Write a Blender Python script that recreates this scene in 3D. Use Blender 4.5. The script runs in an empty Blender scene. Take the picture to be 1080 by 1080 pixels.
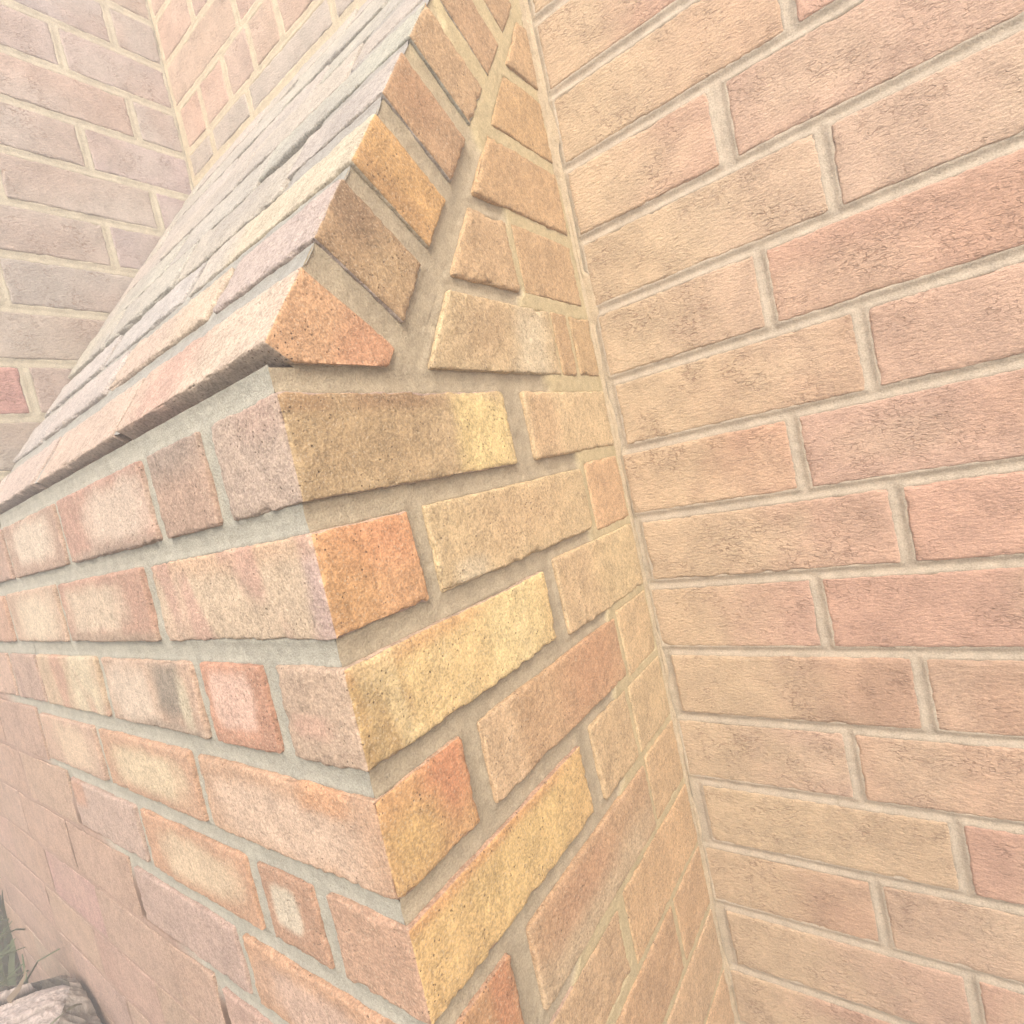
import bpy, math, random
import numpy as np
from mathutils import Vector, Matrix

random.seed(7)
rng = np.random.default_rng(7)
SC = bpy.context.scene
COL = SC.collection

# ------------------------------------------------------------------ camera
CAM = (0.25890, -0.16995, -0.07785)
ROWX = Vector((0.7911988, 0.5718497, -0.2167772))     # image right
ROWY = Vector((-0.1396387, -0.1761767, -0.9744038))   # image down
ROWZ = Vector((-0.5954036, 0.8012176, -0.0595385))    # view direction
cam = bpy.data.cameras.new("camera")
cam.sensor_width = 36.0
cam.lens = 585.58 / 1080.0 * 36.0
cam.clip_start = 0.01
cam.clip_end = 500.0
camo = bpy.data.objects.new("camera", cam)
COL.objects.link(camo)
mw = Matrix((ROWX, -ROWY, -ROWZ)).transposed().to_4x4()
mw.translation = Vector(CAM)
camo.matrix_world = mw
SC.camera = camo

# ------------------------------------------------------------------ daylight
SUN_EL, SUN_AZ = math.radians(40), math.radians(142)     # azimuth clockwise from +Y
W = bpy.data.worlds.new("World")
SC.world = W
W.use_nodes = True
nt = W.node_tree
nt.nodes.clear()
sky = nt.nodes.new("ShaderNodeTexSky")
sky.sky_type = 'NISHITA'
sky.sun_disc = False
sky.sun_elevation = SUN_EL
sky.sun_rotation = SUN_AZ
sky.air_density = 1.0
sky.dust_density = 4.0
sky.ozone_density = 1.0
bg = nt.nodes.new("ShaderNodeBackground")
bg.inputs['Strength'].default_value = 0.15
wo = nt.nodes.new("ShaderNodeOutputWorld")
nt.links.new(sky.outputs[0], bg.inputs[0])
nt.links.new(bg.outputs[0], wo.inputs[0])
sl = bpy.data.lights.new("sun", 'SUN')
sl.energy = 1.5
sl.angle = math.radians(25)
sl.color = (1.0, 0.92, 0.78)
so = bpy.data.objects.new("sun", sl)
COL.objects.link(so)
sdir = Vector((math.sin(SUN_AZ) * math.cos(SUN_EL), math.cos(SUN_AZ) * math.cos(SUN_EL), math.sin(SUN_EL)))
so.rotation_euler = sdir.to_track_quat('Z', 'Y').to_euler()
so.location = (3, -4, 5)
SC.cycles.volume_bounces = 2
vs = SC.view_settings
vs.view_transform = 'Standard'
vs.look = 'None'
vs.exposure = 1.17
vs.gamma = 1.0
vs.use_curve_mapping = False

# ------------------------------------------------------------------ noise helpers
def _h(ix, iy, iz, seed):
    with np.errstate(over='ignore'):
        n = (ix.astype(np.int64) * 374761393 + iy.astype(np.int64) * 668265263 + iz.astype(np.int64) * 2147483647 + seed * 1274126177) & 0xffffffff
        n = ((n ^ (n >> 13)) * 1274126177) & 0xffffffff
        n = ((n ^ (n >> 16)) * 2246822519) & 0xffffffff
        n = n ^ (n >> 15)
    return (n & 0xffff) / 65535.0

def vnoise(P, f, seed=0):
    p = P * f + 1000.0
    i = np.floor(p).astype(np.int64)
    t = p - i
    t = t * t * (3 - 2 * t)
    out = 0
    for dx in (0, 1):
        wx = t[:, 0] if dx else 1 - t[:, 0]
        for dy in (0, 1):
            wy = t[:, 1] if dy else 1 - t[:, 1]
            for dz in (0, 1):
                wz = t[:, 2] if dz else 1 - t[:, 2]
                out = out + wx * wy * wz * _h(i[:, 0] + dx, i[:, 1] + dy, i[:, 2] + dz, seed)
    return out

def fbm(P, f, seed=0, octv=3):
    s, a, tot = 0, 1.0, 0
    for o in range(octv):
        s = s + a * vnoise(P, f * 2 ** o, seed + o * 17)
        tot += a
        a *= 0.5
    return s / tot

def sstep(a, b, x):
    t = np.clip((x - a) / (b - a), 0, 1)
    return t * t * (3 - 2 * t)

def lin(c):
    c = np.asarray(c, float) / 255.0
    return np.where(c <= 0.04045, c / 12.92, ((c + 0.055) / 1.055) ** 2.4)

ALB = 0.62          # photo value -> reflectance of the thing itself
def alb(c):
    l = lin(c)
    return (l * 0.90 + (l @ np.array([.3, .6, .1])) * 0.10) * ALB

# ------------------------------------------------------------------ materials
def mat_new(name):
    m = bpy.data.materials.new(name)
    m.use_nodes = True
    n = m.node_tree
    n.nodes.clear()
    out = n.nodes.new("ShaderNodeOutputMaterial")
    b = n.nodes.new("ShaderNodeBsdfPrincipled")
    b.inputs['Roughness'].default_value = 0.92
    b.inputs['Specular IOR Level'].default_value = 0.2
    n.links.new(b.outputs[0], out.inputs[0])
    return m, n, b

class NB:
    def __init__(self, n): self.n = n; self.l = n.links
    def node(self, t, **k):
        o = self.n.nodes.new(t)
        for a, v in k.items(): setattr(o, a, v)
        return o
    def put(self, sock, v):
        if hasattr(v, 'is_output'): self.l.new(v, sock)
        elif v is not None: sock.default_value = v
    def coords(self, scale=(1, 1, 1)):
        tc = self.node("ShaderNodeTexCoord")
        oi = self.node("ShaderNodeObjectInfo")
        ad = self.node("ShaderNodeVectorMath", operation='MULTIPLY_ADD')
        self.l.new(tc.outputs['Object'], ad.inputs[0])
        ad.inputs[1].default_value = scale
        cm = self.node("ShaderNodeCombineXYZ")
        mu = self.math('MULTIPLY', oi.outputs['Random'], 31.7)
        self.l.new(mu, cm.inputs[0]); self.l.new(mu, cm.inputs[1]); self.l.new(mu, cm.inputs[2])
        self.l.new(cm.outputs[0], ad.inputs[2])
        return ad.outputs[0]
    def noise(self, v, scale, detail=3, rough=0.55, dist=0):
        t = self.node("ShaderNodeTexNoise")
        self.l.new(v, t.inputs['Vector'])
        t.inputs['Scale'].default_value = scale
        t.inputs['Detail'].default_value = detail
        t.inputs['Roughness'].default_value = rough
        t.inputs['Distortion'].default_value = dist
        return t.outputs['Fac']
    def voro(self, v, scale, feature='F1'):
        t = self.node("ShaderNodeTexVoronoi", feature=feature)
        self.l.new(v, t.inputs['Vector'])
        t.inputs['Scale'].default_value = scale
        return t.outputs['Distance']
    def math(self, op, a, b=None, c=None):
        t = self.node("ShaderNodeMath", operation=op)
        self.put(t.inputs[0], a); self.put(t.inputs[1], b); self.put(t.inputs[2], c)
        return t.outputs[0]
    def ramp(self, v, a, b, lo=0.0, hi=1.0):
        t = self.node("ShaderNodeMapRange", interpolation_type='SMOOTHSTEP')
        self.put(t.inputs[0], v)
        t.inputs[1].default_value = a; t.inputs[2].default_value = b
        t.inputs[3].default_value = lo; t.inputs[4].default_value = hi
        return t.outputs[0]
    def mixc(self, f, a, b, blend='MIX'):
        t = self.node("ShaderNodeMix", data_type='RGBA', blend_type=blend)
        self.put(t.inputs[0], f)
        self.put(t.inputs[6], a); self.put(t.inputs[7], b)
        return t.outputs[2]
    def bump(self, h, dist, strength=1.0, nrm=None):
        t = self.node("ShaderNodeBump")
        t.inputs['Strength'].default_value = strength
        t.inputs['Distance'].default_value = dist
        self.l.new(h, t.inputs['Height'])
        if nrm is not None: self.l.new(nrm, t.inputs['Normal'])
        return t.outputs[0]
    def attr(self, name):
        t = self.node("ShaderNodeAttribute", attribute_name=name)
        return t.outputs['Color']

def make_sand_brick():
    m, n, b = mat_new("sanded_brick"); q = NB(n)
    v = q.coords()
    tint = q.attr("tint")
    g1 = q.noise(v, 620, 3, 0.65)
    g2 = q.noise(v, 240, 3, 0.6)
    g3 = q.noise(v, 45, 4, 0.6)
    k = q.math('ADD', q.math('MULTIPLY', q.ramp(g1, 0.32, 0.68), 0.44), q.math('MULTIPLY', q.ramp(g2, 0.3, 0.7), 0.30))
    k = q.math('ADD', k, q.math('MULTIPLY', q.ramp(g3, 0.3, 0.7), 0.22))
    k = q.math('ADD', k, 0.53)
    cm = q.node("ShaderNodeCombineColor")
    for i in range(3): n.links.new(k, cm.inputs[i])
    c = q.mixc(1.0, tint, cm.outputs[0], 'MULTIPLY')
    # pale sand grains and dark pits
    gr = q.ramp(q.noise(v, 800, 2, 0.5), 0.58, 0.68)
    c = q.mixc(q.math('MULTIPLY', gr, 0.5), c, (0.55, 0.45, 0.33, 1))
    msk = q.ramp(q.noise(v, 60, 2), 0.42, 0.62)
    pit = q.ramp(q.voro(v, 330), 0.26, 0.12)
    pit = q.math('MULTIPLY', pit, q.ramp(q.noise(v, 170, 2), 0.42, 0.54))
    pit = q.math('MULTIPLY', pit, msk)
    c = q.mixc(q.math('MULTIPLY', pit, 0.8), c, (0.11, 0.075, 0.05, 1))
    n.links.new(c, b.inputs['Base Color'])
    h = q.math('ADD', q.math('MULTIPLY', g1, 0.5), g2)
    h = q.math('SUBTRACT', h, q.math('MULTIPLY', pit, 0.9))
    n.links.new(q.bump(h, 0.0012, 0.8), b.inputs['Normal'])
    return m

def make_creased_brick():
    m, n, b = mat_new("creased_brick"); q = NB(n)
    v = q.coords((.8, .8, 1.9))
    v1 = q.coords()
    tint = q.attr("tint")
    wv = q.noise(v, 180, 1.4, 0.45, 0.3)
    cre = q.math('ABSOLUTE', q.math('SUBTRACT', wv, 0.5))
    cre = q.ramp(cre, 0.055, 0.02)
    msk = q.ramp(q.noise(v1, 26, 3, 0.6), 0.40, 0.72)
    brk = q.ramp(q.noise(v1, 150, 1), 0.36, 0.52)
    cre = q.math('MULTIPLY', q.math('MULTIPLY', cre, msk), brk)
    g1 = q.noise(v, 260, 4, 0.65)
    g2 = q.noise(v1, 30, 4, 0.6)
    g0 = q.noise(v1, 800, 2, 0.6)
    k = q.math('ADD', q.math('MULTIPLY', q.ramp(g1, 0.3, 0.7), 0.22), q.math('MULTIPLY', q.ramp(g2, 0.3, 0.7), 0.22))
    k = q.math('ADD', k, q.math('MULTIPLY', q.ramp(g0, 0.3, 0.7), 0.24))
    k = q.math('ADD', k, 0.67)
    cm = q.node("ShaderNodeCombineColor")
    for i in range(3): n.links.new(k, cm.inputs[i])
    c = q.mixc(1.0, tint, cm.outputs[0], 'MULTIPLY')
    c = q.mixc(q.math('MULTIPLY', cre, 0.58), c, (0.22, 0.125, 0.08, 1))  # shade in the creases put into the colour as dark brown
    n.links.new(c, b.inputs['Base Color'])
    h = q.math('ADD', g1, q.math('MULTIPLY', g0, 0.3))
    h = q.math('SUBTRACT', h, q.math('MULTIPLY', cre, 0.6))
    n.links.new(q.bump(h, 0.0018, 0.9), b.inputs['Normal'])
    return m

def make_mortar():
    m, n, b = mat_new("lime_mortar"); q = NB(n)
    v = q.coords()
    tint = q.attr("tint")
    g1 = q.noise(v, 750, 3, 0.65)
    g2 = q.noise(v, 90, 4, 0.6)
    k = q.math('ADD', q.math('MULTIPLY', q.ramp(g1, 0.32, 0.68), 0.30), q.math('MULTIPLY', q.ramp(g2, 0.3, 0.7), 0.2))
    k = q.math('ADD', k, 0.75)
    cm = q.node("ShaderNodeCombineColor")
    for i in range(3): n.links.new(k, cm.inputs[i])
    c = q.mixc(1.0, tint, cm.outputs[0], 'MULTIPLY')
    sp = q.ramp(q.noise(v, 420, 2), 0.68, 0.76)
    c = q.mixc(q.math('MULTIPLY', sp, 0.5), c, (0.12, 0.1, 0.08, 1))
    n.links.new(c, b.inputs['Base Color'])
    n.links.new(q.bump(q.math('ADD', g1, q.math('MULTIPLY', g2, 0.6)), 0.0010, 0.8), b.inputs['Normal'])
    return m

M_SAND, M_CREASE, M_MORTAR = make_sand_brick(), make_creased_brick(), make_mortar()

# ------------------------------------------------------------------ scene helpers
def thing(name, label, cat, loc, group=None):
    o = bpy.data.objects.new(name, None)
    COL.objects.link(o)
    o.location = loc
    o.empty_display_size = 0.1
    o['label'] = label; o['category'] = cat
    if group: o['group'] = group
    return o

def link(name, me, parent=None, loc=(0, 0, 0)):
    o = bpy.data.objects.new(name, me)
    COL.objects.link(o)
    if parent is not None:
        o.parent = parent
        o.location = Vector(loc) - parent.location
    else:
        o.location = loc
    return o

def mesh_np(name, V, F, mat, tint=None, smooth=True):
    me = bpy.data.meshes.new(name)
    V = np.ascontiguousarray(V, np.float32); F = np.ascontiguousarray(F, np.int32)
    k = F.shape[1]
    me.vertices.add(len(V)); me.vertices.foreach_set("co", V.ravel())
    me.loops.add(F.size); me.loops.foreach_set("vertex_index", F.ravel())
    me.polygons.add(len(F))
    me.polygons.foreach_set("loop_start", np.arange(0, F.size, k, dtype=np.int32))
    me.polygons.foreach_set("use_smooth", np.full(len(F), smooth))
    me.update(calc_edges=True)
    if tint is not None:
        a = me.attributes.new("tint", 'FLOAT_COLOR', 'POINT')
        c = np.ones((len(V), 4), np.float32); c[:, :3] = tint
        a.data.foreach_set("color", c.ravel())
    me.materials.append(mat)
    return me

# ------------------------------------------------------------------ measured geometry (metres)
G = 0.075                 # course height
DEP = 0.390               # how far the buttress stands out from the wall
WID = 0.683               # buttress side to the taller pier
LEND = 1.330              # left end of the plinth
GROUND = -0.955
TH = math.radians(53.155)
CS, SN = math.cos(TH), math.sin(TH)
Y0 = -0.01315
SDIR = np.array([0, CS, SN]); NDIR = np.array([0, -SN, CS])
SLEN = (DEP - Y0) / CS
X, Y, Z = np.eye(3)
# frames: origin, u, v, outward normal
FR_A = (np.array([0, DEP, 0.]), X, Z, -Y)
FR_R = (np.array([0, 0, 0.]), Y, Z, X)
FR_L = (np.array([0, 0, 0.]), X, Z, -Y)
FR_P = (np.array([-WID, 0, 0.]), Y, Z, X)
FR_S = (np.array([0, Y0, 0.]), X, SDIR, NDIR)

def axis_pts(a, b, res, fine=True):
    n = max(2, int(round((b - a) / res)))
    p = list(np.linspace(a, b, n + 1))
    if fine:
        for e in (0.0007, 0.0016, 0.003):
            p += [a + e, b - e]
    p = np.unique(np.round(np.array(p), 6))
    keep = [p[0]]
    for x in p[1:]:
        if x - keep[-1] > 0.00045: keep.append(x)
    keep[-1] = p[-1]
    return np.array(keep)

def box_grid(ax):
    nx, ny, nz = (len(a) for a in ax)
    quads = []
    def face(fix, idx, a, b, flip):
        A, B = np.meshgrid(np.arange(len(ax[a]) - 1), np.arange(len(ax[b]) - 1), indexing='ij')
        A, B = A.ravel(), B.ravel()
        cs = []
        for da, db in ((0, 0), (1, 0), (1, 1), (0, 1)):
            ijk = [None] * 3
            ijk[fix] = np.full_like(A, idx); ijk[a] = A + da; ijk[b] = B + db
            cs.append(ijk[0] * ny * nz + ijk[1] * nz + ijk[2])
        if flip: cs = cs[::-1]
        quads.append(np.stack(cs, 1))
    face(2, nz - 1, 0, 1, False); face(2, 0, 0, 1, True)
    face(0, nx - 1, 1, 2, False); face(0, 0, 1, 2, True)
    face(1, ny - 1, 2, 0, False); face(1, 0, 2, 0, True)
    Q = np.concatenate(quads)
    u, inv = np.unique(Q.ravel(), return_inverse=True)
    F = inv.reshape(Q.shape)
    k = u % nz; j = (u // nz) % ny; i = u // (ny * nz)
    return np.stack([ax[0][i], ax[1][j], ax[2][k]], 1), F

def paint(spec, fu, fv, P, seed):
    """colour of one brick face: base, pale or dark bloom patches, streaks. fu, fv run 0..1"""
    n = len(fu)
    c = np.tile(alb(spec['c']), (n, 1))
    big = fbm(P, 22, seed + 3, 3)
    c = c * (0.90 + 0.20 * big[:, None]) * spec.get('k', 1)
    for pt in spec.get('p', ()):           # (colour, cu, cv, hu, hv, soft, strength)
        col, cu, cv, hu, hv, soft, st = pt
        w = (fbm(P, 55, seed + 9, 3) - 0.5) * 0.55
        d = np.maximum(np.abs(fu - cu) / hu, np.abs(fv - cv) / hv)
        hu, hv = hu * 1.0, hv
        d2 = np.sqrt(((fu - cu) / hu) ** 2 + ((fv - cv) / hv) ** 2)
        m = sstep(1 + soft, 1 - soft, 0.55 * d + 0.45 * d2 + w) * st
        c = c * (1 - m[:, None]) + alb(col) * spec.get('k', 1) * m[:, None]
    if 's' in spec:                        # streaks along v: (colour, frequency, strength)
        col, fr, st = spec['s']
        q = np.stack([fu * fr + 0.35 * fv, fv * 0.8, np.zeros(n)], 1)
        m = sstep(0.5, 0.72, fbm(q, 1.0, seed + 21, 2)) * st
        c = c * (1 - m[:, None]) + alb(col) * spec.get('k', 1) * m[:, None]
    return c

COUNT = [0]
def brick(parent, fr, u0, u1, v0, v1, depth, spec, mat, res=0.005, side=None, warp=None, proud=0.0,
          rad=0.0022, rough=1.0, label=None, tiltamp=0.6, name="brick"):
    """one brick as an object of its own; side = spec of the face at u1 (a corner brick)"""
    COUNT[0] += 1
    seed = COUNT[0]
    O, U, Vv, N = fr
    if u1 < u0: u0, u1 = u1, u0
    au = axis_pts(u0, u1, res); av = axis_pts(v0, v1, res)
    if side is not None:
        aw = axis_pts(-depth, 0, res)
    else:
        aw = np.array([-depth, -depth * 0.5, -0.014, -0.007, -0.003, -0.0016, -0.0007, 0.0])
    P, F = box_grid((au, av, aw))
    lo = np.array([u0, v0, -depth]); hi = np.array([u1, v1, 0.0])
    fu = (P[:, 0] - u0) / (u1 - u0); fv = (P[:, 1] - v0) / (v1 - v0); fw = -P[:, 2] / depth
    onside = (P[:, 0] > u1 - 1e-6) & (P[:, 2] < -0.0004)
    # corner rounding
    r = rad
    inner = np.clip(P, lo + r, hi - r)
    d = P - inner
    L = np.linalg.norm(d, axis=1); L[L == 0] = 1
    nrm = d / L[:, None]
    Q = inner + nrm * np.minimum(L, r)[:, None]
    off = np.array([seed * 3.17, seed * 1.31, seed * 0.77])
    S = P + off
    h = (fbm(S, 18, 1, 2) - 0.5) * 0.0022 + (fbm(S, 90, 2, 2) - 0.5) * 0.0012 + (vnoise(S, 330, 5) - 0.5) * 0.0006
    ed = np.sort(np.minimum(P - lo, hi - P), axis=1)[:, 1]       # distance to the nearest arris along the face
    near = sstep(0.0045, 0.0, ed)
    chip = sstep(0.60, 0.84, fbm(S, 70, 8, 3)) * 0.0030 + sstep(0.45, 0.8, vnoise(S, 330, 11)) * 0.0009
    h = h * rough - near * chip * rough
    Q = Q + nrm * h[:, None]
    if warp is not None: Q = warp(Q)
    t = (rng.random(3) - 0.5) * tiltamp
    Q[:, 2] += proud + t[0] * 0.002 + (fu - .5) * t[1] * 0.002 + (fv - .5) * t[2] * 0.002
    tint = paint(spec, fu, fv, S, seed)
    if side is not None:
        ts = paint(side, fw, fv, S, seed + 5000)
        tint = np.where(onside[:, None], ts, tint)
    Wd = O + Q[:, :1] * U + Q[:, 1:2] * Vv + Q[:, 2:3] * N
    c = O + (u0 + u1) / 2 * U + (v0 + v1) / 2 * Vv
    me = mesh_np(name, Wd - c, F, mat, tint)
    o = link(name, me, parent, c)
    if label: o['label'] = label
    return o

# mortar as a height field between the bricks
def sdf_rect(u, v, r):
    a, b, c, d = r
    du = np.maximum(a - u, u - b); dv = np.maximum(c - v, v - d)
    return np.where((du > 0) & (dv > 0), np.hypot(du, dv), np.maximum(du, dv))

def mortar(parent, fr, us, vs_, sdfs, prof, mask=None, name="mortar", seed=0):
    O, U, Vv, N = fr
    uu, vv = np.meshgrid(us, vs_, indexing='ij')
    u, v = uu.ravel(), vv.ravel()
    d = np.full(u.shape, 1.0)
    for s in sdfs:
        if callable(s): d = np.minimum(d, s(u, v))
        else:
            sel = (u > s[0] - .05) & (u < s[1] + .05) & (v > s[2] - .05) & (v < s[3] + .05)
            d[sel] = np.minimum(d[sel], sdf_rect(u[sel], v[sel], s))
    P3 = np.stack([u, v, np.full_like(u, seed * 5.3)], 1)
    dep, tint = prof(u, v, d, P3)
    nu, nv = len(us), len(vs_)
    I = np.arange(nu * nv).reshape(nu, nv)
    F = np.stack([I[:-1, :-1], I[1:, :-1], I[1:, 1:], I[:-1, 1:]], -1).reshape(-1, 4)
    ok = d > -0.007
    if mask is not None: ok &= mask(u, v)
    F = F[ok[F].all(1)]
    if np.dot(np.cross(U, Vv), N) < 0: F = F[:, ::-1]
    used, inv = np.unique(F.ravel(), return_inverse=True)
    Wd = O + u[used, None] * U + v[used, None] * Vv - dep[used, None] * N
    c = Wd.mean(0)
    me = mesh_np(name, Wd - c, inv.reshape(F.shape), M_MORTAR, tint[used])
    return link(name, me, parent, c)

def rough_m(P3):
    return (fbm(P3, 45, 31, 2) - 0.5) * 0.0016 + (fbm(P3, 230, 33, 2) - 0.5) * 0.0009

def mix3(a, b, m):
    return a * (1 - m[:, None]) + b * m[:, None]

# ================================================================== THE LONG WALL
wall = thing("brick_wall", "long pinkish salmon brick wall running behind the sloped buttress and out to the right", "wall", (0.3, DEP, GROUND))
A_COL = [(227, 189, 159), (225, 183, 154), (224, 179, 150), (227, 191, 160), (225, 185, 157), (226, 186, 154)]
def a_spec(x0, k, near):
    c = np.array(A_COL[random.randrange(len(A_COL))], float) + rng.normal(0, 2.5, 3)
    p = []
    if random.random() < 0.75:
        p.append(((230, 200, 166), random.uniform(.15, .85), random.uniform(.2, .8), random.uniform(.12, .4), random.uniform(.25, .6), .5, random.uniform(.25, .6)))
    if random.random() < 0.6:
        p.append(((212, 164, 132), random.uniform(.1, .9), random.uniform(.2, .8), random.uniform(.1, .3), random.uniform(.3, .6), .7, random.uniform(.25, .5)))
    if near:
        p.append(((230, 202, 162), 0.0, 0.5, 0.6, 1.2, .6, 0.8))
    return dict(c=tuple(c), p=p)

a_rects = []
JB = 0.0051
heads_odd = {4: .2360, 2: .2330, 0: None}
A_HEAD = {-4: .2255, -3: .1640, -2: .2324, -1: .1708, 0: .2359, 1: .1721, 2: .2386, 3: .1667, 4: .2329, 5: .1693, 6: .2387, 7: .1684, 8: .2293}
A_WIDE = {-3: 0.0105}
RMAX = 1.15
def row_z(k):     # row k lies between k and k+1 courses below the shoulder bed
    return -(k + 1) * G, -k * G
for k in range(-14, 13):
    z0, z1 = row_z(k)
    z0 = max(z0 + JB, GROUND - 0.05); z1 -= JB
    h = A_HEAD.get(k, (.236 if k % 2 == 0 else .169) + random.uniform(-.003, .003))
    start = 0.0042
    if k in (0,): start = 0.0120
    elif k in (2,): start = 0.0100
    elif k in (4,): start = 0.0120
    elif k in (6,): start = 0.0165
    elif k in (8,): start = 0.0140
    elif k < 0: start = 0.0085
    jw = A_WIDE.get(k, 0.0052)
    segs = [(start, h - jw)]
    x = h
    while x < RMAX:
        segs.append((x + 0.0052, x + 0.2065 + random.uniform(-.002, .002) - 0.0052)); x = segs[-1][1] + 0.0052
    for i, (a, b) in enumerate(segs):
        vis = a < 0.42 and -7 < k < 10
        brick(wall, FR_A, a, b, z0, z1, 0.09, a_spec(a, k, i == 0), M_CREASE, 0.0035 if vis else 0.02, rad=0.0022, rough=.85)
        a_rects.append((a, b, z0, z1))
    # the same courses carry on behind, above the shoulder
    if -k > 6:
        if k == -7: continue
        zb0, zb1 = z0 - .0075, z1 - .0075
        if k == -8: zb0 = .552; segs = [(-WID + .012, -.600), (-.589, -.482), (-.471, -.27), (-.259, -.0)]
        elif k == -9: xs = [-WID + .012, -.5975, -.5185, -.4415, -.3695, -.285, -.2, -.11, 0]; segs = [(xs[i] + .0055, xs[i + 1] - .0055) for i in range(len(xs) - 1)]
        else:
            off = -.458 if k % 2 == 0 else -.36
            xs = [-WID + .004] + [off + .2065 * j for j in range(-2, 4) if -WID + .03 < off + .2065 * j < -.02] + [.004]
            segs = [(xs[i] + .0055, xs[i + 1] - .0055) for i in range(len(xs) - 1)]
        for a, b in segs:
            if b - a < .02: continue
            sp = dict(c=tuple(np.array((216, 182, 158)) + rng.normal(0, 3, 3)), p=[((222, 194, 172), random.random(), random.random(), .35, .5, .6, .5)])
            if k == -8: sp = dict(c=(205, 190, 175))
            brick(wall, FR_A, a, b, zb0, zb1, 0.09, sp, M_CREASE, 0.006, rad=0.0024)
            a_rects.append((a, b, zb0, zb1))

CREAM = alb((226, 208, 172)); GREY = alb((196, 186, 164)); A_MORT = alb((214, 197, 173))
def prof_A(u, v, d, P3):
    dep = (0.0009 + 0.0021 * sstep(0.0, 0.0045, d)) * np.where(u < -.01, .45, 1) + rough_m(P3)
    dep = np.where(d < -0.001, dep + (-d - 0.001) * 1.2, dep)
    corner = sstep(0.014, 0.003, u) * (u > -0.02)
    dep = dep - 0.0005 * corner
    crack = sstep(.0022, .0008, u) * (u > -.02) * sstep(.50, .68, vnoise(P3, 30, 91))
    dep = dep + .0012 * crack
    t = np.tile(A_MORT, (len(u), 1))
    t = mix3(t, CREAM, np.clip(corner * .5 + sstep(-.05, -.1, u), 0, 1) * .8)
    t = t * (1 - .25 * crack[:, None])
    return dep, t
mortar(wall, FR_A, np.arange(-0.004, 0.46, 0.0016), np.arange(-0.80, 0.47, 0.0016), a_rects, prof_A, seed=1)
mortar(wall, FR_A, np.arange(0.455, RMAX, 0.004), np.arange(GROUND, 1.06, 0.004), a_rects, prof_A, seed=2)
mortar(wall, FR_A, np.arange(-0.004, 0.46, 0.004), np.arange(0.466, 1.06, 0.004), a_rects, prof_A, seed=3)
mortar(wall, FR_A, np.arange(-0.004, 0.46, 0.004), np.arange(GROUND, -0.796, 0.004), a_rects, prof_A, seed=4)
mortar(wall, FR_A, np.arange(-WID, 0.0, 0.0028), np.arange(0.52, 1.06, 0.0028), a_rects, prof_A, seed=5)

# ================================================================== THE BUTTRESS
but = thing("brick_buttress", "sand faced brick buttress with a steep sloping shoulder standing out from the long wall", "buttress", (-LEND / 2, 0, GROUND))
JR = 0.0078
# --- right hand face and shared corner bricks: y pieces per row (first one is the corner brick)
R_ROWS = {0: [(0, .200), (.2300, .378)], 1: [(0, .0725), (.087, .3035), (.3105, .372)], 2: [(0, .2038), (.2235, .381)],
          3: [(0, .0740), (.0915, .3063), (.3125, .381)], 4: [(0, .2005), (.2225, .2975), (.303, .384)], 5: [(0, .0720), (.0930, .3005), (.307, .382)],
          6: [(0, .2040), (.2165, .382)], 7: [(0, .0720), (.091, .2965), (.304, .382)]}
R_SPEC = {
 (0, 0): dict(c=(204, 176, 132), p=[((176, 146, 104), .25, .55, .28, .5, .7, .5), ((164, 130, 94), .42, .97, .22, .16, .5, .8), ((242, 214, 146), .84, .45, .17, .52, .30, .95), ((186, 150, 108), .06, .93, .10, .12, .3, .8)]),
 (0, 1): dict(c=(224, 194, 146), p=[((216, 176, 132), .15, .5, .15, .6, .5, .5)]),
 (1, 0): dict(c=(224, 166, 114), p=[((228, 158, 112), .6, .8, .4, .3, .7, .6), ((218, 170, 108), .2, .3, .3, .5, .7, .5)]),
 (1, 1): dict(c=(220, 192, 144), p=[((232, 214, 178), .16, .12, .08, .16, .5, .8), ((212, 174, 130), .5, .6, .3, .4, .8, .4)]),
 (1, 2): dict(c=(220, 170, 122)),
 (2, 0): dict(c=(238, 206, 138), p=[((196, 160, 104), .07, .5, .11, 1.2, .22, .9), ((222, 170, 112), .25, 1.0, .45, .16, .5, .7), ((244, 220, 156), .75, .5, .18, .6, .5, .7)], s=((246, 224, 168), 9, .5)),
 (2, 1): dict(c=(216, 182, 136), p=[((226, 200, 148), .75, .5, .3, .7, .6, .7)]),
 (3, 0): dict(c=(218, 164, 104), p=[((218, 146, 104), .75, .75, .3, .4, .6, .8), ((226, 188, 118), .3, .35, .3, .35, .6, .7)]),
 (3, 1): dict(c=(208, 168, 124), p=[((204, 152, 112), .75, .55, .25, .6, .6, .7), ((222, 190, 148), .08, .5, .1, .8, .5, .7)]),
 (3, 2): dict(c=(216, 182, 134)),
 (4, 0): dict(c=(226, 184, 114), p=[((234, 200, 130), .55, .5, .35, .5, .7, .7), ((216, 158, 100), .35, 1.0, .5, .12, .5, .7)]),
 (4, 1): dict(c=(210, 176, 130)), (4, 2): dict(c=(216, 184, 136)),
 (5, 0): dict(c=(198, 146, 98), p=[((216, 150, 104), .8, .7, .15, .5, .5, .9)]),
 (5, 1): dict(c=(206, 166, 124), p=[((212, 186, 148), .45, .1, .6, .4, .6, .9), ((202, 152, 114), .35, .65, .25, .3, .6, .6)]),
 (5, 2): dict(c=(212, 172, 124)),
 (6, 0): dict(c=(208, 172, 130)), (6, 1): dict(c=(214, 168, 118)), (7, 0): dict(c=(206, 160, 114)), (7, 1): dict(c=(208, 166, 122)), (7, 2): dict(c=(207, 160, 114)),
}
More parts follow.
